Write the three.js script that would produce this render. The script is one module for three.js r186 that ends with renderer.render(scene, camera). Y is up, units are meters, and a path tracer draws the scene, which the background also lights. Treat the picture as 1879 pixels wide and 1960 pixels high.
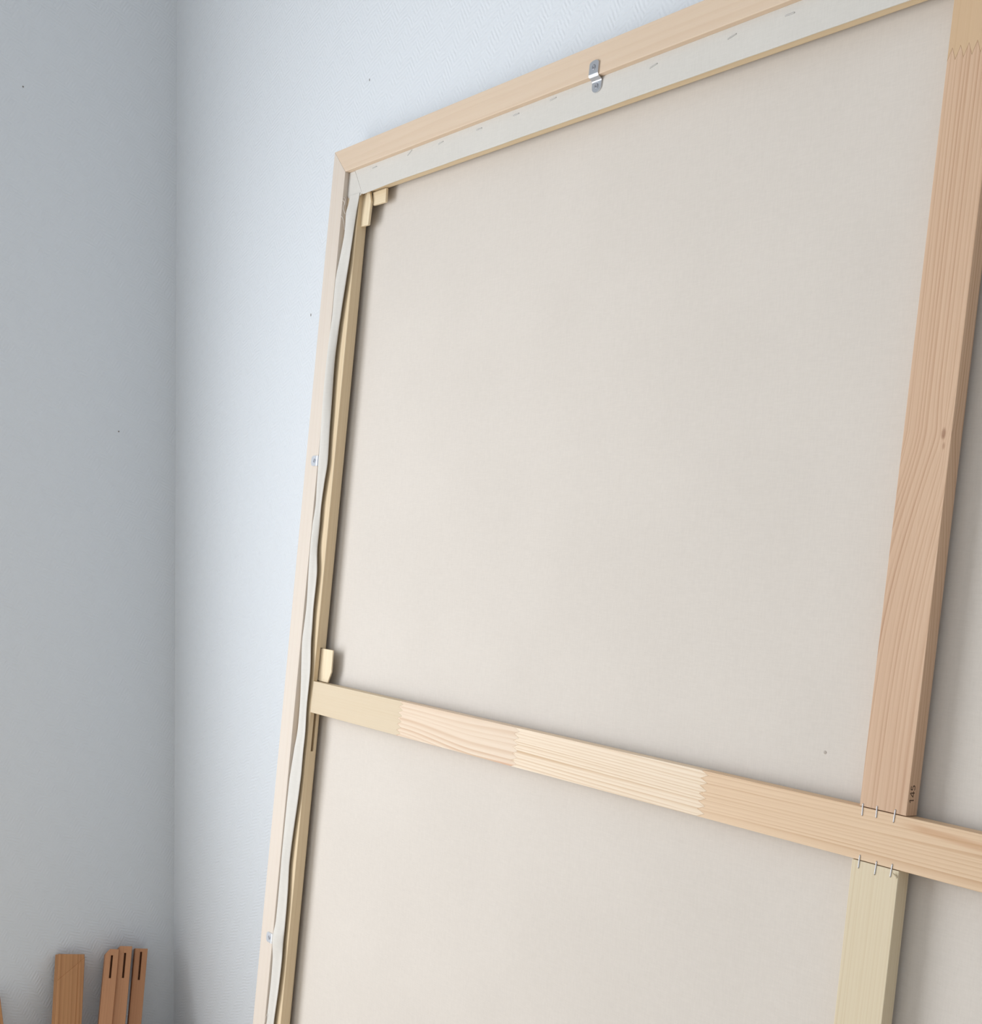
import * as THREE from 'three';
import { RectAreaLightUniformsLib } from 'three/addons/lights/RectAreaLightUniformsLib.js';
import { FontLoader } from 'three/addons/loaders/FontLoader.js';
import { TextGeometry } from 'three/addons/geometries/TextGeometry.js';
import { mergeGeometries } from 'three/addons/utils/BufferGeometryUtils.js';
import { Brush, Evaluator, SUBTRACTION } from 'three-bvh-csg';

// ---------------------------------------------------------------- camera, sky, light, exposure
const scene = new THREE.Scene();
const renderer = new THREE.WebGLRenderer({ antialias: true });
renderer.toneMapping = THREE.LinearToneMapping;
renderer.toneMappingExposure = 1.0;
renderer.shadowMap.enabled = true;

// The photograph is the upper 1960 rows of an upright 3:4 frame (1879 x 2505), focal length 2330 px.
const camera = new THREE.PerspectiveCamera(2 * Math.atan(1252.5 / 2330) * 180 / Math.PI, 1879 / 2505, 0.02, 30);
camera.setViewOffset(1879, 2505, 0, 0, 1879, 1960);
camera.position.set(0.5749, 0.9989, 0.9597);
camera.quaternion.setFromRotationMatrix(new THREE.Matrix4().makeBasis(
  new THREE.Vector3(0.62645505, 0.03055588, -0.7788584),
  new THREE.Vector3(-0.10086716, 0.99400734, -0.04213343),
  new THREE.Vector3(0.77290354, 0.10495593, 0.62578301)));
scene.add(camera);

scene.background = new THREE.Color(0.75, 0.88, 1.0);

// Room: back wall z = 0, left wall x = XL, floor y = 0.
const XL = -1.5446, XR = 1.5, ZF = 2.8, H = 2.5;
const WIN = { z0: 0.66, z1: 2.3, y0: 0.14, y1: 1.62 };   // the window in the left wall, beside the camera

RectAreaLightUniformsLib.init();
const daylight = new THREE.RectAreaLight(new THREE.Color(0.965, 0.985, 1.015), 5.7, WIN.z1 - WIN.z0 - 0.16, WIN.y1 - WIN.y0 - 0.16);
daylight.name = 'window_daylight';
daylight.position.set(XL - 0.03, (WIN.y0 + WIN.y1) / 2, (WIN.z0 + WIN.z1) / 2);
daylight.lookAt(XL + 1, (WIN.y0 + WIN.y1) / 2, (WIN.z0 + WIN.z1) / 2);
scene.add(daylight);

// ---------------------------------------------------------------- helpers
let seed = 7;
const rnd = () => { seed = (seed * 1664525 + 1013904223) >>> 0; return seed / 4294967296; };
function hash2(i, j, k) {
  let h = Math.imul(i, 374761393) ^ Math.imul(j, 668265263) ^ Math.imul(k, 974634777);
  h = Math.imul(h ^ (h >>> 13), 1274126177); h ^= h >>> 16;
  return (h >>> 0) / 4294967296;
}
function noise(x, y, k = 0, px = 0, py = 0) {          // value noise; px, py: whole periods for tiling
  const xi = Math.floor(x), yi = Math.floor(y), fx = x - xi, fy = y - yi;
  const m = (a, p) => p ? ((a % p) + p) % p : a;
  const sx = fx * fx * (3 - 2 * fx), sy = fy * fy * (3 - 2 * fy);
  const a = hash2(m(xi, px), m(yi, py), k), b = hash2(m(xi + 1, px), m(yi, py), k);
  const c = hash2(m(xi, px), m(yi + 1, py), k), d = hash2(m(xi + 1, px), m(yi + 1, py), k);
  return (a + (b - a) * sx) * (1 - sy) + (c + (d - c) * sx) * sy;
}
const clamp = (x, a = 0, b = 1) => Math.min(b, Math.max(a, x));
const smooth = (a, b, x) => { const t = clamp((x - a) / (b - a)); return t * t * (3 - 2 * t); };
const mixc = (a, b, t) => [a[0] + (b[0] - a[0]) * t, a[1] + (b[1] - a[1]) * t, a[2] + (b[2] - a[2]) * t];

function texture(w, h, fn, srgb = true) {              // fn(i, j) -> [r, g, b] 0..255
  const d = new Uint8Array(w * h * 4);
  for (let j = 0; j < h; j++) for (let i = 0; i < w; i++) {
    const c = fn(i, j), o = (j * w + i) * 4;
    d[o] = clamp(c[0], 0, 255); d[o + 1] = clamp(c[1], 0, 255); d[o + 2] = clamp(c[2], 0, 255); d[o + 3] = 255;
  }
  const t = new THREE.DataTexture(d, w, h, THREE.RGBAFormat);
  t.magFilter = THREE.LinearFilter; t.minFilter = THREE.LinearMipmapLinearFilter; t.generateMipmaps = true;
  t.wrapS = t.wrapT = THREE.RepeatWrapping; t.anisotropy = 8;
  if (srgb) t.colorSpace = THREE.SRGBColorSpace;
  t.needsUpdate = true;
  return t;
}
// Pine: s metres along, t metres across. base / late: sRGB colours of early and late wood.
function wood(o) {
  const { len, wid, base, late, spacing = 0.004, contrast = 0.5, wander = 0.002, k = 1, knots = [], bend = null, px = 1024, py = 128, tint = null } = o;
  const map = texture(px, py, (i, j) => {
    const s = (i + 0.5) / px * len, t = (j + 0.5) / py * wid;
    let d = t + wander * (noise(s * 2.2, t * 9, k) - 0.5) * 2 + wander * 0.5 * (noise(s * 8, t * 30, k + 1) - 0.5);
    if (bend) d += bend(s, t);
    let kd = 0;
    for (const [ks, kt, r, ring] of knots) {
      const ds = (s - ks) / (r * 2.4), dt = (t - kt) / r, q = Math.sqrt(ds * ds + dt * dt);
      d += r * 1.5 * Math.sign(t - kt) * Math.exp(-q * 0.55) * (1 - Math.exp(-Math.abs(t - kt) / r));
      kd = Math.max(kd, ring * smooth(1.0, 0.25, q * 1.4));
    }
    const p0 = d / spacing, p = p0 + 1.5 * noise(p0 * 0.4, 0.5, k + 7) + 0.7 * noise(p0 * 1.1, s * 3, k + 8), f = p - Math.floor(p), id = Math.floor(p);
    const strength = 0.35 + 0.65 * hash2(id, 3, k);
    let v = Math.pow(f, 2.2) * smooth(1.0, 0.86, f) * strength;
    v = v * (0.55 + 0.9 * noise(s * 6, id * 1.7, k + 2));
    const fibre = noise(s * 40, t * 2600, k + 3) - 0.5, patch = noise(s * 5, t * 25, k + 4) - 0.5;
    let c = mixc(base, late, clamp(v * contrast * 1.7 + fibre * 0.16 + patch * 0.18 + 0.1));
    if (tint) c = tint(s, t, c);
    if (kd > 0) c = mixc(c, [128, 84, 58], kd * (0.55 + 0.45 * noise(s * 300, t * 300, k)));
    return c;
  });
  return new THREE.MeshStandardMaterial({ map, roughness: 0.62, metalness: 0 });
}
// uv for a prism laid out in (u, v) with depth w: along the grain -> U, across -> V
function grainUV(g, axis, s0, len, t0, wid) {
  g = g.index ? g.toNonIndexed() : g;
  const P = g.attributes.position, N = g.attributes.normal, uv = new Float32Array(P.count * 2);
  for (let i = 0; i < P.count; i++) {
    const a = axis === 'x' ? P.getX(i) : P.getY(i), b = axis === 'x' ? P.getY(i) : P.getX(i);
    uv[i * 2] = (a - s0) / len;
    uv[i * 2 + 1] = Math.abs(N.getZ(i)) > 0.5 ? (b - t0) / wid : (P.getZ(i) + 0.021) / wid + 0.3;
  }
  g.setAttribute('uv', new THREE.BufferAttribute(uv, 2));
  return g;
}
function prism(pts, w0, w1, bevel = 0.0008) {          // polygon in (u, v), from depth w0 to w1
  const sh = new THREE.Shape(pts.map(([x, y]) => new THREE.Vector2(x, y)));
  const g = new THREE.ExtrudeGeometry(sh, { depth: w1 - w0 - 2 * bevel, bevelEnabled: bevel > 0, bevelSize: bevel, bevelThickness: bevel, bevelOffset: -bevel, bevelSegments: 2, steps: 1 });
  g.translate(0, 0, w0 + bevel);
  return g;
}
function mesh(name, geometry, material, parent, label) {
  const m = new THREE.Mesh(geometry, material);
  m.name = name; m.castShadow = m.receiveShadow = true;
  if (label) m.userData.label = label;
  parent.add(m);
  return m;
}
function structure(name, geometry, material, label, category) {
  const m = mesh(name, geometry, material, scene);
  m.userData = { kind: 'structure', label, category };
  return m;
}
function group(name, parent, label) {
  const g = new THREE.Group(); g.name = name; parent.add(g);
  if (label) g.userData.label = label;
  return g;
}

// ---------------------------------------------------------------- the room
// Wallpaper embossed with a fine herringbone of short dashes: relief only, tile 0.4 m
const TILE = 0.4;
const paperBump = texture(1024, 1024, (i, j) => {
  const x = i / 1024, y = j / 1024, tau = Math.PI * 2;
  const band = Math.sin(tau * (9 * x - 5 * y) + 1.2 * (noise(x * 12, y * 12, 5, 12, 12) - 0.5));
  const wob = (noise(x * 40, y * 40, 9, 40, 40) - 0.5) * 2.2;
  const a = 0.5 + 0.5 * Math.sin(tau * (-26 * x + 72 * y) + wob), b = 0.5 + 0.5 * Math.sin(tau * (62 * x + 38 * y) + wob);
  const m = smooth(-0.25, 0.25, band), dash = a * m + b * (1 - m);
  const cut = smooth(0.25, 0.6, noise(x * 70, y * 70, 11, 70, 70));
  const g = 128 + 100 * (dash - 0.5) * (0.35 + 0.65 * cut) + 46 * (noise(x * 200, y * 200, 13, 200, 200) - 0.5);
  return [g, g, g];
}, false);
function paper(repeatX, repeatY) {
  const b = paperBump.clone(); b.repeat.set(repeatX, repeatY); b.needsUpdate = true;
  return new THREE.MeshStandardMaterial({ color: new THREE.Color(0.76, 0.797, 0.838), roughness: 0.82, bumpMap: b, bumpScale: 0.0009 });
}
const wallMat = paper(1 / TILE, 1 / TILE);
const T = 0.2;
function planarUV(g, f) {
  const P = g.attributes.position, uv = new Float32Array(P.count * 2);
  for (let i = 0; i < P.count; i++) { const [a, b] = f(P.getX(i), P.getY(i), P.getZ(i)); uv[i * 2] = a; uv[i * 2 + 1] = b; }
  g.setAttribute('uv', new THREE.BufferAttribute(uv, 2));
  return g;
}
const box = (x0, x1, y0, y1, z0, z1) => { const g = new THREE.BoxGeometry(x1 - x0, y1 - y0, z1 - z0); g.translate((x0 + x1) / 2, (y0 + y1) / 2, (z0 + z1) / 2); return g; };
const wallBack = structure('wall_back', planarUV(box(XL - T, XR + T, 0, H, -T, 0), (x, y) => [x, y]), wallMat, 'bluish white embossed wallpaper wall that the canvas leans on', 'wall');
const leftShape = new THREE.Shape([[0, 0], [ZF, 0], [ZF, H], [0, H]].map((p) => new THREE.Vector2(...p)));
leftShape.holes.push(new THREE.Path([[WIN.z0, WIN.y0], [WIN.z0, WIN.y1], [WIN.z1, WIN.y1], [WIN.z1, WIN.y0]].map((p) => new THREE.Vector2(...p))));
const leftGeo = new THREE.ExtrudeGeometry(leftShape, { depth: T, bevelEnabled: false });
leftGeo.rotateY(-Math.PI / 2); leftGeo.translate(XL, 0, 0);           // shape x -> +z, depth -> -x
const wallLeft = structure('wall_left', planarUV(leftGeo, (x, y, z) => [z, y]), wallMat, 'shaded embossed wallpaper wall behind the loose wooden bars', 'wall');
structure('wall_right', planarUV(box(XR, XR + T, 0, H, 0, ZF), (x, y, z) => [z, y]), wallMat, 'embossed wallpaper wall across from the window', 'wall');
structure('wall_front', planarUV(box(XL - T, XR + T, 0, H, ZF, ZF + T), (x, y) => [x, y]), wallMat, 'embossed wallpaper wall behind the camera', 'wall');
structure('ceiling', box(XL - T, XR + T, H, H + 0.15, -T, ZF + T), new THREE.MeshStandardMaterial({ color: new THREE.Color(0.86, 0.86, 0.85), roughness: 0.9 }), 'plain white ceiling of the room', 'ceiling');
const floorMat = wood({ len: 2, wid: 0.5, base: [218, 204, 184], late: [192, 172, 146], spacing: 0.012, k: 90, px: 512, py: 512 });
structure('floor', planarUV(box(XL - T, XR + T, -0.12, 0, -T, ZF + T), (x, y, z) => [x / 2, z / 0.5]), floorMat, 'light wooden floor under the leaning canvas', 'floor');
// window in the left wall
const white = new THREE.MeshStandardMaterial({ color: new THREE.Color(0.82, 0.82, 0.8), roughness: 0.4 });
{
  const w = new THREE.Group(); w.name = 'window_1'; scene.add(w);
  w.userData = { kind: 'structure', label: 'tall white framed window in the shaded wall', category: 'window' };
  const a = XL - 0.13, b = XL - 0.07, e = 0.07;
  mesh('window_frame', mergeGeometries([
    box(a, b, WIN.y0, WIN.y1, WIN.z0, WIN.z0 + e), box(a, b, WIN.y0, WIN.y1, WIN.z1 - e, WIN.z1),
    box(a, b, WIN.y0, WIN.y0 + e, WIN.z0 + e, WIN.z1 - e), box(a, b, WIN.y1 - e, WIN.y1, WIN.z0 + e, WIN.z1 - e),
  ]), white, w);
  mesh('pane', box(a + 0.025, a + 0.031, WIN.y0 + e, WIN.y1 - e, WIN.z0 + e, WIN.z1 - e), new THREE.MeshPhysicalMaterial({ color: 0xffffff, transmission: 1, thickness: 0, roughness: 0.02, ior: 1.5 }), w);
  mesh('window_sill', box(XL - 0.07, XL + 0.04, WIN.y0 - 0.03, WIN.y0, WIN.z0 - 0.04, WIN.z1 + 0.04), white, w);
}
// small fly specks on the wallpaper
const speckMat = new THREE.MeshStandardMaterial({ color: 0x85807c, roughness: 0.9 });
for (const [x, y, z, r, par] of [[XL, 1.145, 0.107, 0.0014, wallLeft], [XL, 1.692, 0.268, 0.0014, wallLeft], [-0.917, 1.609, 0, 0.0013, wallBack], [-1.067, 1.307, 0, 0.0015, wallBack]]) {
  const g = new THREE.SphereGeometry(r, 8, 6); g.scale(par === wallLeft ? 0.3 : 0.8, par === wallLeft ? 1 : 1.5, par === wallLeft ? 1 : 0.3); g.translate(x, y, z);
  mesh('speck', g, speckMat, par);
}

// ---------------------------------------------------------------- the framed canvas, seen from behind
// Built in its own plane: u to the right, v up the canvas, w towards the room (w = 0: front of the bars).
const LEAN = Math.asin(0.09131443), DEEP = 0.030, FOOT = -0.778;
const art = new THREE.Group(); art.name = 'framed_canvas'; scene.add(art);
art.position.set(0, 0, (0.778 + 0.7345) * 0.09131443 + 0.0003);
art.rotation.x = -LEAN;
art.userData = { label: 'large framed canvas seen from the back, leaning against the pale wall', category: 'canvas' };
const put = (g) => { g.translate(0, -FOOT, DEEP); return g; };
const part = (name, g, m, parent = art, label) => mesh(name, put(g), m, parent, label);

const MIRV = (v) => -0.0435 - v, MIRU = (u) => 0.0435 - u;      // the bars cross in the middle of the canvas
const U0 = -0.9105, U1 = MIRU(U0), V1 = 0.7015, V0 = MIRV(V1);  // inside of the frame
const FW = 0.033, FRONT = 0.0077;
const B0 = -0.8796, B1 = MIRU(B0), C1 = 0.6706, C0 = MIRV(C1);  // inner edges of the outer bars
const BD = -0.0155, SHEET = -0.022;

// outer frame: four mitred rails
const railTop = wood({ len: 2, wid: 0.06, base: [226, 204, 180], late: [214, 186, 158], spacing: 0.011, contrast: 0.25, wander: 0.004, k: 11, px: 2048, py: 64 });
const railSide = wood({ len: 2, wid: 0.06, base: [223, 211, 198], late: [213, 196, 180], spacing: 0.011, contrast: 0.22, wander: 0.004, k: 12, px: 2048, py: 64 });
{
  const a = U0 - FW, b = U1 + FW, c = V0 - FW, d = V1 + FW;
  const rails = [
    ['x', [[a, d], [U0, V1], [U1, V1], [b, d]], railTop], ['y', [[a, c], [U0, V0], [U0, V1], [a, d]], railSide],
    ['x', [[a, c], [b, c], [U1, V0], [U0, V0]], railTop], ['y', [[b, c], [b, d], [U1, V1], [U1, V0]], railSide],
  ];
  for (const [ax, pts, m] of rails) part('frame_rail', grainUV(prism(pts, -DEEP, FRONT, 0.0007), ax, ax === 'x' ? a : c, 2, ax === 'x' ? d : a, 0.06), m, art, 'pale mitred rail of the outer frame');
}
// canvas sheet
const weave = texture(512, 512, (i, j) => {
  const x = i / 512, y = j / 512, tau = Math.PI * 2, n = 128;
  const warp = Math.sin(tau * x * n + 0.8 * noise(x * 8, y * 60, 21, 8, 60)), weft = Math.sin(tau * y * n + 0.8 * noise(x * 60, y * 8, 22, 60, 8));
  const g = 128 + 38 * warp + 38 * weft + 40 * (noise(x * 16, y * 256, 23, 16, 256) - 0.5) + 40 * (noise(x * 256, y * 16, 24, 256, 16) - 0.5);
  return [g, g, g];
}, false);
const linen = (base, k) => texture(1024, 1024, (i, j) => {
  const x = i / 1024, y = j / 1024;
  const f = (noise(x * 64, y * 512, k, 64, 512) + noise(x * 512, y * 64, k + 1, 512, 64) - 1) * 3.2 + (noise(x * 6, y * 6, k + 2, 6, 6) - 0.5) * 3;
  const fleck = noise(x * 420, y * 420, k + 3, 420, 420) > 0.972 ? -6 : 0;
  return base.map((c) => c + f + fleck);
});
function clothMat(base, k, rough = 0.95) {
  const b = weave.clone(); b.repeat.set(8, 8); b.needsUpdate = true;
  const m = linen(base, k); m.repeat.set(2.5, 2.5);
  return new THREE.MeshStandardMaterial({ map: m, bumpMap: b, bumpScale: 0.00006, roughness: rough });
}
const canvasMat = clothMat([220, 212, 203], 31), flapMat = clothMat([219, 215, 208], 41);
{
  const g = box(U0 + 0.001, U1 - 0.001, V0 + 0.001, V1 - 0.001, SHEET - 0.0007, SHEET);
  part('canvas_sheet', planarUV(g, (x, y) => [x, y]), canvasMat, art, 'unprimed cream canvas cloth');
}
// a faint spot on the cloth
{ const g = new THREE.SphereGeometry(0.0016, 8, 6); g.scale(1, 1, 0.15); g.translate(-0.0545, 0.0361, SHEET); part('speck', g, new THREE.MeshStandardMaterial({ color: 0xb9afa6, roughness: 0.9 })); }
// outer stretcher bars, mitred
const barWood = wood({ len: 2, wid: 0.05, base: [230, 209, 175], late: [211, 184, 145], spacing: 0.006, contrast: 0.3, wander: 0.003, k: 51, px: 2048, py: 64 });
const csg = new Evaluator(); csg.useGroups = false;
function cut(g, ...holes) {
  let a = new Brush(g.index ? g : g.clone()); a.updateMatrixWorld();
  for (const h of holes) { const b = new Brush(h); b.updateMatrixWorld(); a = csg.evaluate(a, b, SUBTRACTION); a.updateMatrixWorld(); }
  return a.geometry;
}
{
  const a = U0 + 0.0002, b = U1 - 0.0002, c = V0 + 0.0002, d = V1 - 0.0002, E = 0.0011;
  const bars = [
    ['x', [[a, d], [B0, C1], [B1, C1], [b, d]]], ['y', [[a, c], [B0, C0], [B0, C1], [a, d]]],
    ['x', [[a, c], [b, c], [B1, C0], [B0, C0]]], ['y', [[b, c], [b, d], [B1, C1], [B1, C0]]],
  ];
  bars.forEach(([ax, pts], i) => {
    let g = prism(pts, BD, 0, E);
    if (i === 1) g = cut(g, box(B0 - 0.014, B0 + 0.01, -0.0985, 0.047, -0.0105, -0.0065), box(B0 - 0.014, B0 + 0.01, 0.627, 0.66, -0.0105, -0.0058));
    part('stretcher_bar', grainUV(g, ax, -1, 2, -1, 0.05), barWood, art, 'wooden bar with the cloth turned over it');
  });
}
// crossbar: finger-jointed pine in five lengths
function teeth(u, v0, v1, amp, pitch) {                // zigzag from (u, v0) to (u, v1)
  const n = Math.round((v1 - v0) / pitch), out = [];
  for (let i = 0; i <= n; i++) out.push([u + (i % 2 ? amp : -amp), v0 + (v1 - v0) * i / n]);
  return out;
}
const crossbar = group('crossbar', art, 'horizontal finger-jointed pine bar'), VB = -0.0435;
{
  const pale = wood({ len: 0.3, wid: 0.05, base: [217, 199, 171], late: [206, 183, 147], spacing: 0.004, contrast: 0.18, k: 61, px: 1024, py: 160 });
  const wavy = wood({ len: 0.3, wid: 0.05, base: [235, 216, 194], late: [208, 174, 142], spacing: 0.0052, contrast: 0.62, wander: 0.004, k: 62, px: 1024, py: 160,
    bend: (s, t) => 0.011 * smooth(0.0, 0.16, s) * smooth(0.05, 0.0, t), tint: (s, t, c) => mixc(c, [214, 150, 112], 0.55 * smooth(0.008, 0.001, t) * smooth(0.17, 0.215, s)) });
  const striped = wood({ len: 0.3, wid: 0.05, base: [244, 226, 203], late: [206, 172, 134], spacing: 0.0036, contrast: 0.62, wander: 0.0012, k: 63, px: 1024, py: 160, bend: (s, t) => 0.05 * s * 0.3 });
  const tan = wood({ len: 0.5, wid: 0.05, base: [231, 202, 169], late: [200, 160, 122], spacing: 0.0034, contrast: 0.5, wander: 0.0014, k: 64, px: 1536, py: 160, bend: (s) => -0.012 * s,
    tint: (s, t, c) => mixc(c, [196, 148, 108], 0.5 * smooth(0.0045, 0.001, Math.abs(t - 0.041 + 0.06 * (s - 0.2))) * smooth(0.2, 0.23, s) * smooth(0.31, 0.27, s)) });
  const cuts = [B0 + 0.0002, -0.6654, -0.4400, -0.1673, 0.30, B1 - 0.0002], mats = [pale, wavy, striped, tan, striped];
  for (let i = 0; i < 5; i++) {
    const l = i === 0 ? [[cuts[0], VB], [cuts[0], 0]] : teeth(cuts[i], VB, 0, 0.0045, 0.0036);
    const r = i === 4 ? [[cuts[5], VB], [cuts[5], 0]] : teeth(cuts[i + 1], VB, 0, 0.0045, 0.0036);
    const g = prism([...l, ...r.reverse()].reverse(), BD, 0, 0.0003);
    part('wood_segment', grainUV(g, 'x', cuts[i], i === 3 ? 0.5 : 0.3, VB - 0.003, 0.05), mats[i], crossbar);
  }
}
// upright brace: an upper and a lower length butted against the crossbar
const braceUpper = group('upright_brace', art, 'reddish knotty upper length of the upright brace');
const braceLower = group('upright_brace', art, 'pale yellow lower length of the upright brace');
{
  const knotty = wood({ len: 0.62, wid: 0.05, base: [220, 187, 157], late: [178, 134, 102], spacing: 0.0036, contrast: 0.42, wander: 0.0012, k: 71, px: 2048, py: 192,
    knots: [[0.3063, 0.0372, 0.0038, 0.62], [0.2965, 0.0385, 0.0024, 0.4]],
    bend: (s, t) => { const q = Math.max(0, 0.312 - s); return 0.03 * (1 - Math.exp(-Math.pow(q / 0.1, 1.5))) * (1 - 0.4 * clamp(t / 0.045)); } });
  const plain = wood({ len: 0.3, wid: 0.05, base: [217, 186, 150], late: [200, 164, 124], spacing: 0.005, contrast: 0.2, k: 72, px: 512, py: 128 });
  const yellow = wood({ len: 0.7, wid: 0.05, base: [226, 212, 184], late: [210, 188, 152], spacing: 0.0034, contrast: 0.34, wander: 0.0014, k: 73, px: 2048, py: 160 });
  const R = 0.0432, gap = 0.0007, J = 0.611;
  const jag = teeth(J, 0, R, 0.005, 0.0036).map(([a, b]) => [b, a]);
  part('wood_segment', grainUV(prism([[0, gap], [R, gap], ...[...jag].reverse()], BD, 0, 0.0004), 'y', 0, 0.62, -0.001, 0.05), knotty, braceUpper);
  part('wood_segment', grainUV(prism([...jag, [R, C1 - 0.0002], [0, C1 - 0.0002]], BD, 0, 0.0004), 'y', 0, 0.3, -0.001, 0.05), plain, braceUpper);
  part('wood_segment', grainUV(prism([[0.0028, C0 + 0.0002], [0.046, C0 + 0.0002], [0.0427, VB - gap], [-0.0012, VB - gap]], BD, 0, 0.0005), 'y', C0, 0.7, -0.003, 0.05), yellow, braceLower);
  // splinter torn up beside the last staple
  const sp = new THREE.ConeGeometry(0.0012, 0.006, 5); sp.rotateZ(0.7); sp.rotateX(0.5); sp.translate(0.0395, VB - 0.004, 0.0012);
  part('splinter', sp, yellow, braceLower);
  // the stamped length on the side of the upper brace
  const font = await new FontLoader().loadAsync('fonts/droid/droid_sans_regular.typeface.json');
  const tg = new TextGeometry('145', { font, size: 0.0062, depth: 0.00012, curveSegments: 4, bevelEnabled: false });
  tg.computeBoundingBox(); const bb = tg.boundingBox;
  tg.translate(-bb.min.x, -bb.min.y, 0); tg.scale(0.0142 / (bb.max.x - bb.min.x), 1, 1);
  const basis = new THREE.Matrix4().makeBasis(new THREE.Vector3(0, 1, 0), new THREE.Vector3(0, 0, 1), new THREE.Vector3(1, 0, 0));
  tg.applyMatrix4(basis); tg.translate(R, 0.0112, -0.0084);
  part('stamped_number', tg, new THREE.MeshStandardMaterial({ color: 0x4a3526, roughness: 0.9 }), braceUpper, 'stamped number 145');
}
// staples across the joints
const steel = new THREE.MeshStandardMaterial({ color: new THREE.Color(0.62, 0.62, 0.64), metalness: 0.9, roughness: 0.38 });
function staple(parent, u0, v0, u1, v1, w, m = steel, r = 0.0006) {
  const a = new THREE.Vector3(u0, v0, w + 0.0002), b = new THREE.Vector3(u1, v1, w + 0.0002), e = new THREE.Vector3(0, 0, -0.004);
  const path = new THREE.CurvePath();
  path.add(new THREE.LineCurve3(a.clone().add(e), a)); path.add(new THREE.LineCurve3(a, b)); path.add(new THREE.LineCurve3(b, b.clone().add(e)));
  return part('staple', new THREE.TubeGeometry(path, 24, r, 6, false), m, parent, m === steel ? 'thin steel staple' : undefined);
}
for (const s of [[0.0031, 0.0029, 0.0035, -0.0070], [0.0164, 0.0034, 0.0167, -0.0061], [0.0333, 0.0038, 0.0328, -0.0066], [0.0059, -0.0397, 0.0058, -0.0503], [0.0219, -0.0412, 0.0214, -0.0521], [0.0363, -0.0400, 0.0357, -0.0504]])
  staple(crossbar, ...s, 0);

// cloth turned over the top bar, with its staples
const topFlap = (() => {
  const pts = [[-0.8952, 0.7015], [U1 - 0.03, 0.7015], [U1 - 0.05, 0.6672]];
  for (let i = 0; i <= 60; i++) { const u = (U1 - 0.06) + (-0.8655 - (U1 - 0.06)) * i / 60; pts.push([u, 0.6668 + 0.0005 * (noise(u * 30, 0, 77) - 0.5) - 0.0014 * smooth(-0.80, -0.8655, u)]); }
  pts.push([-0.8710, 0.6654]);
  return part('cloth_flap', planarUV(prism(pts.reverse(), 0.0001, 0.0013, 0.0003), (x, y) => [x, y]), flapMat, art, 'off-white cloth margin folded over the top bar');
})();
const dullSteel = new THREE.MeshStandardMaterial({ color: new THREE.Color(0.50, 0.49, 0.47), metalness: 0.5, roughness: 0.55 });
for (const [u, v, tilt] of [[-0.846, 0.6958, 0.05], [-0.7645, 0.6975, 0.5], [-0.697, 0.6953, 0.12], [-0.620, 0.6945, 0], [-0.5515, 0.6952, 0.03], [-0.488, 0.697, 0.08], [-0.3345, 0.692, 0.2], [-0.2325, 0.692, 0.2], [-0.1655, 0.6926, 0.0], [-0.09, 0.693, 0.0], [0.02, 0.693, 0.05], [0.12, 0.693, 0]])
  staple(topFlap, u - 0.0052 * Math.cos(tilt), v - 0.0052 * Math.sin(tilt), u + 0.0052 * Math.cos(tilt), v + 0.0052 * Math.sin(tilt), 0.0012, dullSteel, 0.0007);

// folded corner of cloth beneath the top flap
part('corner_fold', planarUV(prism([[-0.9098, 0.7013], [-0.9098, 0.6700], [-0.9065, 0.6660], [-0.8766, 0.6645], [-0.8725, 0.6670], [-0.8960, 0.7013]], 0.0001, 0.0010, 0.0003), (x, y) => [x, y]), flapMat, art, 'triangle of cloth folded at the corner');

// loose wavy margin of cloth along the side bar: [v, ridge at w 0.004, ridge at w 0.0077, free edge]
const EDGE = [[0.668, -0.9030, -0.8967, -0.8770], [0.645, -0.9045, -0.8982, -0.8800], [0.618, -0.9032, -0.8969, -0.8831], [0.589, -0.9082, -0.9019, -0.8866], [0.554, -0.9150, -0.9087, -0.8905], [0.502, -0.9151, -0.9088, -0.8961], [0.471, -0.9177, -0.9113, -0.8986], [0.441, -0.9194, -0.9131, -0.9002], [0.394, -0.9192, -0.9129, -0.8981], [0.347, -0.9167, -0.9104, -0.8963], [0.303, -0.9150, -0.9087, -0.8938], [0.274, -0.9136, -0.9073, -0.8974], [0.243, -0.9117, -0.9055, -0.9000], [0.212, -0.9150, -0.9087, -0.8987], [0.180, -0.9151, -0.9088, -0.8988], [0.149, -0.9133, -0.9070, -0.8942], [0.103, -0.9104, -0.9042, -0.8950], [0.072, -0.9118, -0.9056, -0.8932], [0.052, -0.9127, -0.9064, -0.8922], [0.015, -0.9086, -0.9023, -0.8879], [-0.010, -0.9052, -0.8989, -0.8875], [-0.035, -0.9029, -0.8967, -0.8875], [-0.072, -0.9024, -0.8961, -0.8854], [-0.097, -0.9065, -0.9003, -0.8859], [-0.144, -0.9117, -0.9055, -0.8861], [-0.250, -0.9131, -0.9068, -0.8937], [-0.298, -0.9121, -0.9058, -0.8913], [-0.346, -0.9125, -0.9062, -0.8902], [-0.371, -0.9171, -0.9108, -0.8902], [-0.396, -0.9117, -0.9055, -0.8900], [-0.433, -0.9102, -0.9039, -0.8913], [-0.491, -0.9117, -0.9054, -0.8953], [-0.56, -0.9110, -0.9047, -0.8920], [-0.64, -0.9120, -0.9057, -0.8900], [-0.71, -0.9110, -0.9047, -0.8910]];
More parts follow.
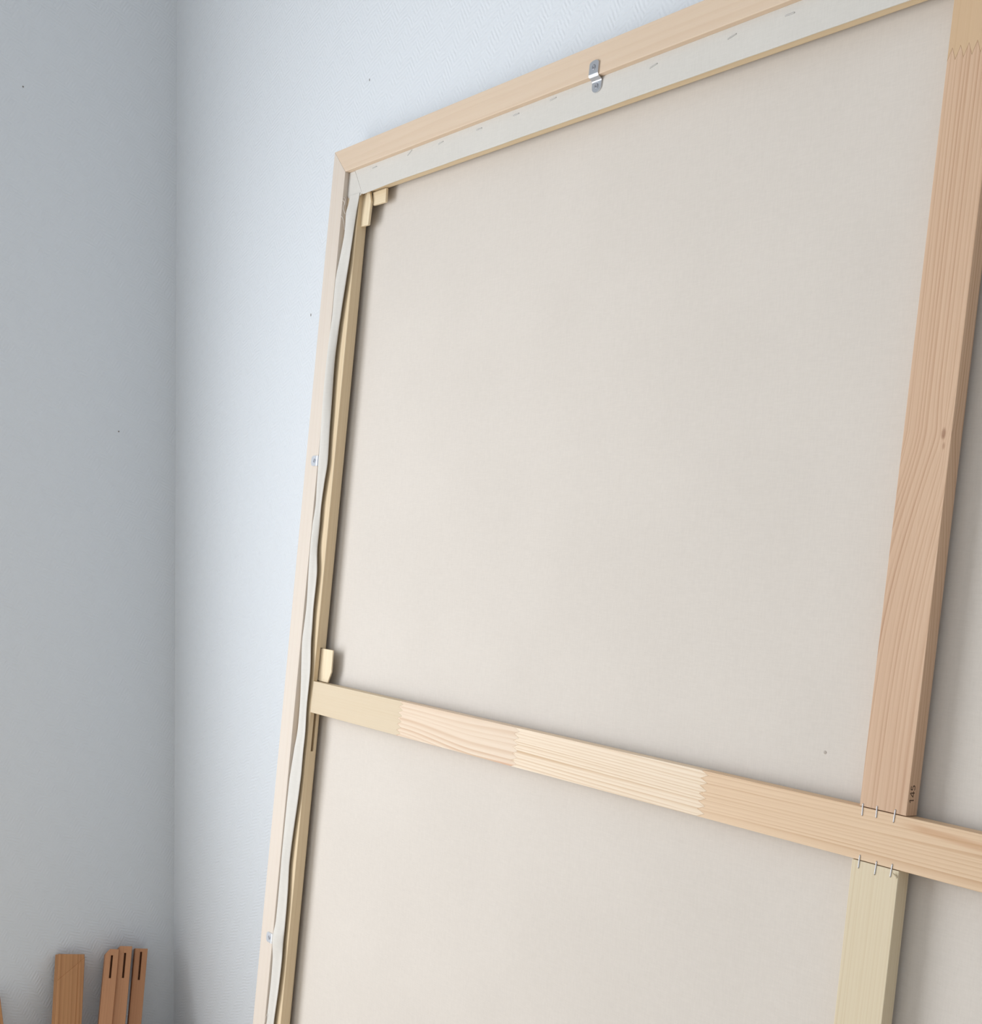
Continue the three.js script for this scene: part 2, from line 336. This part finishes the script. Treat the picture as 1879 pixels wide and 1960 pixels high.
{
  const at = (v, col) => {                                   // smooth interpolation along the bar
    let i = 0; while (i < EDGE.length - 2 && v < EDGE[i + 1][0]) i++;
    const p = (k) => EDGE[clamp(k, 0, EDGE.length - 1)][col], t = clamp((EDGE[i][0] - v) / (EDGE[i][0] - EDGE[i + 1][0]));
    const a = p(i - 1), b = p(i), c = p(i + 1), d = p(i + 2);
    return b + 0.5 * t * (c - a + t * (2 * a - 5 * b + 4 * c - d + t * (3 * (b - c) + d - a)));
  };
  const rows = 420, prof = 14, pos = [], uv = [], idx = [];
  for (let r = 0; r <= rows; r++) {
    const v = 0.668 + (-0.705 - 0.668) * r / rows, W = 0.006;
    let ur = at(v, 1) + (W - 0.004) * 1.7, wr = W;
    if (ur < -0.9075) { wr = W + (-0.9075 - ur) / 1.7; ur = -0.9075; }
    const lift = 0.0020 + (0.0022 + 0.0010 * noise(v * 25, 3, 88)) * smooth(0.64, 0.57, v);
    const ue = Math.max(at(v, 3) + 1.7 * (lift - 0.002), ur + 0.005), foot = Math.max(ur - 0.0045, -0.9100);
    const settle = smooth(0.668, 0.64, v); wr = 0.002 + (wr - 0.002) * (0.08 + 0.92 * settle);
    const ctrl = [[foot, 0.0004], [foot + (ur - foot) * 0.25, wr * 0.55], [ur - 0.0006, wr * 0.94], [ur + 0.0008, wr], [ur + (ue - ur) * 0.38, wr * 0.97], [ur + (ue - ur) * 0.68, wr * 0.80], [ur + (ue - ur) * 0.9, wr * 0.35 + lift * 0.6], [ue, lift]].map(([a, b]) => new THREE.Vector3(a, b, 0));
    const cv = new THREE.CatmullRomCurve3(ctrl, false, 'catmullrom', 0.4), out = [], inn = [];
    for (let k = 0; k <= prof; k++) { const p = cv.getPoint(k / prof), t = cv.getTangent(k / prof); out.push([p.x, p.y]); inn.push([p.x + t.y * 0.0007, p.y - t.x * 0.0007]); }
    const ring = [...out, ...inn.reverse()];
    ring.forEach(([u, w], k) => { pos.push(u, v, w); uv.push(k * 0.0015, v); });
  }
  const n = (prof + 1) * 2;
  for (let r = 0; r < rows; r++) for (let k = 0; k < n; k++) { const a = r * n + k, b = r * n + (k + 1) % n, c = a + n, d = b + n; idx.push(a, c, b, b, c, d); }
  const g = new THREE.BufferGeometry();
  g.setAttribute('position', new THREE.Float32BufferAttribute(pos, 3)); g.setAttribute('uv', new THREE.Float32BufferAttribute(uv, 2)); g.setIndex(idx); g.computeVertexNormals();
  part('cloth_margin', g, flapMat, art, 'loose wavy cloth margin along the side bar');
}
// frayed threads at the corner
const threadMat = new THREE.MeshStandardMaterial({ color: new THREE.Color(0.72, 0.66, 0.6), roughness: 0.95 });
for (const pts of [
  [[-0.9090, 0.6680, 0.004], [-0.9105, 0.6640, 0.0078], [-0.9070, 0.6590, 0.006], [-0.9075, 0.6520, 0.007], [-0.9040, 0.6430, 0.005]],
  [[-0.9105, 0.6420, 0.0082], [-0.9060, 0.6370, 0.007], [-0.9030, 0.6290, 0.006], [-0.9015, 0.6210, 0.005]],
  [[-0.9085, 0.6660, 0.006], [-0.9045, 0.6630, 0.007], [-0.9065, 0.6560, 0.006]],
  [[-0.9090, -0.4920, 0.0078], [-0.9075, -0.4840, 0.0085], [-0.9060, -0.4790, 0.0075]]])
  part('loose_thread', new THREE.TubeGeometry(new THREE.CatmullRomCurve3(pts.map((p) => new THREE.Vector3(...p))), 20, 0.00045, 5), threadMat);

// corner and crossbar keys: small wooden wedges
const keyWood = wood({ len: 0.1, wid: 0.05, base: [240, 222, 190], late: [222, 196, 156], spacing: 0.004, contrast: 0.3, k: 81, px: 256, py: 128 });
const key = (pts, w0, w1, ax) => part('wedge_key', grainUV(prism(pts, w0, w1, 0.0004), ax, -1, 0.1, -1, 0.05), keyWood, art, 'small pale wooden wedge in a slot');
key([[-0.8900, 0.6590], [-0.8905, 0.6250], [-0.8605, 0.6245], [-0.8590, 0.6560], [-0.8645, 0.6700], [-0.8750, 0.6700]], -0.0095, -0.0060, 'y');
key([[-0.8625, 0.6690], [-0.8590, 0.6510], [-0.8290, 0.6505], [-0.8300, 0.6690]], -0.0135, -0.0100, 'x');
key([[-0.8890, 0.0462], [-0.8890, 0.0010], [-0.8560, 0.0008], [-0.8490, 0.0160], [-0.8500, 0.0462]], -0.0104, -0.0084, 'y');

// offset clips that hold the stretcher in the frame, each with its screws
const zinc = new THREE.MeshStandardMaterial({ color: new THREE.Color(0.70, 0.72, 0.76), metalness: 1, roughness: 0.3 });
const screwMat = new THREE.MeshStandardMaterial({ color: new THREE.Color(0.30, 0.31, 0.34), metalness: 0.8, roughness: 0.55 });
// strip bent along path [(a, w)...], a = along the strip; rounded ends; then placed
function clipGeometry(path, half, th, roundA, roundB) {
  const cum = [0]; for (let i = 1; i < path.length; i++) cum.push(cum[i - 1] + Math.hypot(path[i][0] - path[i - 1][0], path[i][1] - path[i - 1][1]));
  const L = cum[cum.length - 1], at = (s) => { let i = 0; while (i < cum.length - 2 && s > cum[i + 1]) i++; const t = (s - cum[i]) / (cum[i + 1] - cum[i]); return [path[i][0] + (path[i + 1][0] - path[i][0]) * t, path[i][1] + (path[i + 1][1] - path[i][1]) * t]; };
  const ss = []; for (let i = 0; i <= 10; i++) ss.push(roundA * (1 - Math.cos(i / 10 * Math.PI / 2)));
  for (const c of cum) if (c > roundA && c < L - roundB) ss.push(c);
  for (let i = 10; i >= 0; i--) ss.push(L - roundB * (1 - Math.cos(i / 10 * Math.PI / 2)));
  const hw = (s) => { const r = s < roundA ? (roundA - s) / roundA : s > L - roundB ? (s - L + roundB) / roundB : 0; return half * Math.sqrt(Math.max(0.02, 1 - r * r * 0.96)); };
  const pos = [], idx = [], N = ss.length;
  ss.forEach((s) => {
    const p = at(s), q0 = at(Math.max(0, s - 0.0006)), q1 = at(Math.min(L, s + 0.0006)), l = Math.hypot(q1[0] - q0[0], q1[1] - q0[1]) || 1;
    const nx = -(q1[1] - q0[1]) / l, nw = (q1[0] - q0[0]) / l, sg = nw < 0 ? -1 : 1, h = hw(s);
    pos.push(-h, p[0] + sg * nx * th, p[1] + sg * nw * th, h, p[0] + sg * nx * th, p[1] + sg * nw * th, h, p[0], p[1], -h, p[0], p[1]);
  });
  for (let i = 0; i < N - 1; i++) for (let k = 0; k < 4; k++) { const a = i * 4 + k, b = i * 4 + (k + 1) % 4; idx.push(a, a + 4, b, b, a + 4, b + 4); }
  idx.push(0, 1, 2, 0, 2, 3); const e = (N - 1) * 4; idx.push(e, e + 2, e + 1, e, e + 3, e + 2);
  const g = new THREE.BufferGeometry(); g.setAttribute('position', new THREE.Float32BufferAttribute(pos, 3)); g.setIndex(idx);
  const ng = g.toNonIndexed(); ng.computeVertexNormals(); ng.setAttribute('uv', new THREE.Float32BufferAttribute(new Float32Array(ng.attributes.position.count * 2), 2));
  return ng;
}
function bentPath(pts, r = 0.0018, n = 6) {                 // round the bends of a polyline
  const out = [pts[0]];
  for (let i = 1; i < pts.length - 1; i++) {
    const a = new THREE.Vector2(...pts[i - 1]), b = new THREE.Vector2(...pts[i]), c = new THREE.Vector2(...pts[i + 1]);
    const p = b.clone().add(a.clone().sub(b).setLength(r)), q = b.clone().add(c.clone().sub(b).setLength(r));
    const cv = new THREE.QuadraticBezierCurve(p, b, q);
    for (let k = 0; k <= n; k++) { const z = cv.getPoint(k / n); out.push([z.x, z.y]); }
  }
  out.push(pts[pts.length - 1]);
  return out;
}
function screw(parent, u, v, w) {
  const pr = [[0.0001, -0.0006], [0.0008, 0.0001], [0.0012, 0.0007], [0.0022, 0.0006], [0.0029, 0.0002], [0.0031, -0.0004]].map((p) => new THREE.Vector2(...p));
  const g = new THREE.LatheGeometry(pr, 20); g.rotateX(Math.PI / 2);
  const slots = [box(-0.0017, 0.0017, -0.0003, 0.0003, 0.0006, 0.0011), box(-0.0003, 0.0003, -0.0017, 0.0017, 0.0006, 0.0011)];
  g.translate(u, v, w); slots.forEach((s) => s.translate(u, v, w));
  const sc = part('screw', g, screwMat, parent);
  return sc;
}
{
  const c = group('offset_clip', art, 'bright zinc clip screwed to frame and cloth');
  const g = clipGeometry(bentPath([[0.7172, FRONT + 0.0002], [0.7020, FRONT + 0.0002], [0.6985, 0.0015], [0.6860, 0.0015]]), 0.0070, 0.0012, 0.0035, 0.0060);
  g.rotateZ(0); g.translate(-0.4166, 0, 0); 
  part('bracket', g, zinc, c); screw(c, -0.4166, 0.7100, FRONT + 0.0014); screw(c, -0.4166, 0.6925, 0.0027);
  for (const [v, u] of [[0.3044, -0.9262], [-0.3715, -0.9262]]) {
    const d = group('offset_clip', art, 'small zinc clip tucked under the loose cloth margin');
    const p = clipGeometry(bentPath([[u, FRONT + 0.0002], [-0.9105, FRONT + 0.0002], [-0.9078, 0.0002], [-0.8985, 0.0002]]), 0.0070, 0.0012, 0.0040, 0.0050);
    // strip runs along u here: swap its axes
    p.applyMatrix4(new THREE.Matrix4().makeBasis(new THREE.Vector3(0, -1, 0), new THREE.Vector3(1, 0, 0), new THREE.Vector3(0, 0, 1))); p.translate(0, v, 0);
    part('bracket', p, zinc, d); screw(d, u + 0.0085, v, FRONT + 0.0014);
  }
}

// ---------------------------------------------------------------- loose stretcher bars leaning on the left wall
const looseA = wood({ len: 0.3, wid: 0.06, base: [207, 153, 104], late: [166, 112, 70], spacing: 0.0075, contrast: 0.6, wander: 0.003, k: 101, px: 512, py: 128 });
const looseB = wood({ len: 0.3, wid: 0.06, base: [204, 149, 108], late: [168, 114, 78], spacing: 0.004, contrast: 0.35, wander: 0.002, k: 102, px: 512, py: 128 });
// shape in local axes: y along the bar, z across its visible face, x towards the room
function looseBar(name, top, lean, tilt, width, depth, build, label, yaw = 0) {
  const g = new THREE.Group(); g.name = name; scene.add(g);
  g.rotation.set(-tilt, yaw, lean, 'YXZ');
  const m = new THREE.Matrix4().makeRotationFromEuler(g.rotation), ax = new THREE.Vector3(0, 1, 0).applyMatrix4(m), nx = new THREE.Vector3(1, 0, 0).applyMatrix4(m), nz = new THREE.Vector3(0, 0, 1).applyMatrix4(m);
  const t = new THREE.Vector3(...top);
  // the bar ends where its lowest corner meets the floor
  let low = Infinity; for (const a of [0, -depth]) for (const b of [-width / 2, width / 2]) low = Math.min(low, a * nx.y + b * nz.y);
  const L = (t.y + low) / ax.y;
  g.position.copy(t).addScaledVector(ax, -L);
  build(g, L);
  g.userData = { label, category: 'wooden bar', group: 'loose stretcher bars on the shaded wall' };
  return g;
}
const sideUV = (g) => { const q = g.index ? g.toNonIndexed() : g; const P = q.attributes.position, N = q.attributes.normal, uv = new Float32Array(P.count * 2); for (let i = 0; i < P.count; i++) { uv[i * 2] = P.getY(i) / 0.3; uv[i * 2 + 1] = (Math.abs(N.getX(i)) > 0.5 ? P.getZ(i) + 0.03 : P.getX(i) + 0.07) / 0.06; } q.setAttribute('uv', new THREE.BufferAttribute(uv, 2)); return q; };
// profile in (x, z) drawn up the bar, chamfered
function loosePrism(x0, x1, z0, z1, y0, y1, b = 0.001) {
  const sh = new THREE.Shape([[z0, y0], [z1, y0], [z1, y1], [z0, y1]].map((p) => new THREE.Vector2(...p)));
  const g = new THREE.ExtrudeGeometry(sh, { depth: x1 - x0 - 2 * b, bevelEnabled: true, bevelSize: b, bevelThickness: b, bevelOffset: -b, bevelSegments: 2 });
  g.translate(0, 0, x0 + b); g.applyMatrix4(new THREE.Matrix4().makeBasis(new THREE.Vector3(0, 0, 1), new THREE.Vector3(0, 1, 0), new THREE.Vector3(1, 0, 0)));
  g.applyMatrix4(new THREE.Matrix4().makeScale(1, 1, 1));
  return g;
}
const flip = (g) => { const q = g.index ? g.toNonIndexed() : g, n = q.attributes.position.count; for (const a of Object.values(q.attributes)) for (let i = 0; i < n; i += 3) for (let k = 0; k < a.itemSize; k++) { const j = (i + 1) * a.itemSize + k, l = (i + 2) * a.itemSize + k, s = a.array[j]; a.array[j] = a.array[l]; a.array[l] = s; } q.computeVertexNormals(); return q; };
const LEANB = 0.38;
// broad bar, face to the room, with a mitre shoulder cut across its end and a bead along one edge
function broadBar(name, top, tilt, label) {
  return looseBar(name, top, LEANB, tilt, 0.0475, 0.018, (g, L) => {
    const prof = (pts, x0, x1) => { const sh = new THREE.Shape(pts.map((p) => new THREE.Vector2(...p))); const e = new THREE.ExtrudeGeometry(sh, { depth: x1 - x0 - 0.0016, bevelEnabled: true, bevelSize: 0.0008, bevelThickness: 0.0008, bevelOffset: -0.0008, bevelSegments: 2 }); e.translate(0, 0, x0 + 0.0008); e.applyMatrix4(new THREE.Matrix4().makeBasis(new THREE.Vector3(0, 0, -1), new THREE.Vector3(0, 1, 0), new THREE.Vector3(1, 0, 0))); return e; };
    // local shape x = -z (so that it stays right-handed)
    const a = -0.02375, b = 0.02375;
    mesh('body', sideUV(prof([[a, 0], [b, 0], [b, L - 0.006], [a, L - 0.046]], -0.018, 0)), looseA, g);
    mesh('tongue', sideUV(prof([[a, L - 0.0465], [b, L - 0.0065], [b, L], [a, L]], -0.018, -0.0014)), looseA, g, 'mitred tongue at the end of the bar');
    mesh('bead', sideUV(prof([[b - 0.011, 0.001], [b - 0.005, 0.001], [b - 0.005, L - 0.012], [b - 0.011, L - 0.018]], -0.002, 0.0012)), looseA, g, 'raised bead along the edge');
  }, label);
}
broadBar('stretcher_bar', [XL + 0.0200, 0.2142, 0.2023], 0.21, 'broad tan wooden bar standing alone with a diagonal cut line at its top');
broadBar('stretcher_bar_001', [XL + 0.0200, 0.1700, 0.3525], 0.0, 'yellowish wooden bar, only its edge showing, farthest from the corner');
// three bars seen on edge, each with a key slot at its end
function edgeBar(name, top, tilt, slotTop, slotLen, chamfer, deep, label) {
  const width = 0.0228;
  return looseBar(name, top, LEANB, tilt, width, deep, (g, L) => {
    const sh = new THREE.Shape([[-width / 2, 0], [width / 2, 0], [width / 2, L], [-width / 2 + chamfer, L], [-width / 2, L - chamfer * 1.3]].map((p) => new THREE.Vector2(...p)));
    const e = new THREE.ExtrudeGeometry(sh, { depth: deep - 0.002, bevelEnabled: true, bevelSize: 0.001, bevelThickness: 0.001, bevelOffset: -0.001, bevelSegments: 2 });
    e.translate(0, 0, 0.001 - deep); e.applyMatrix4(new THREE.Matrix4().makeBasis(new THREE.Vector3(0, 0, -1), new THREE.Vector3(0, 1, 0), new THREE.Vector3(1, 0, 0)));
    const slot = box(-0.02, 0.004, L - slotTop - slotLen, L - slotTop, -0.0019, 0.0019);
    mesh('body', sideUV(cut(e, slot)), looseB, g, 'end slotted for a key');
  }, label, -0.36);
}
edgeBar('stretcher_bar_002', [XL + 0.0450, 0.2180, 0.1380], 0.11, 0.011, 0.040, 0.007, 0.045, 'reddish slotted bar on edge, the one of three nearest the broad bar');
edgeBar('stretcher_bar_003', [XL + 0.0450, 0.2185, 0.1133], 0.11, 0.012, 0.044, 0.002, 0.045, 'tallest slotted bar on edge, between its two neighbours');
edgeBar('stretcher_bar_004', [XL + 0.0330, 0.2035, 0.0785], 0.11, 0.006, 0.050, 0.0, 0.032, 'slotted bar on edge nearest the corner, set back behind its neighbour');

renderer.render(scene, camera);
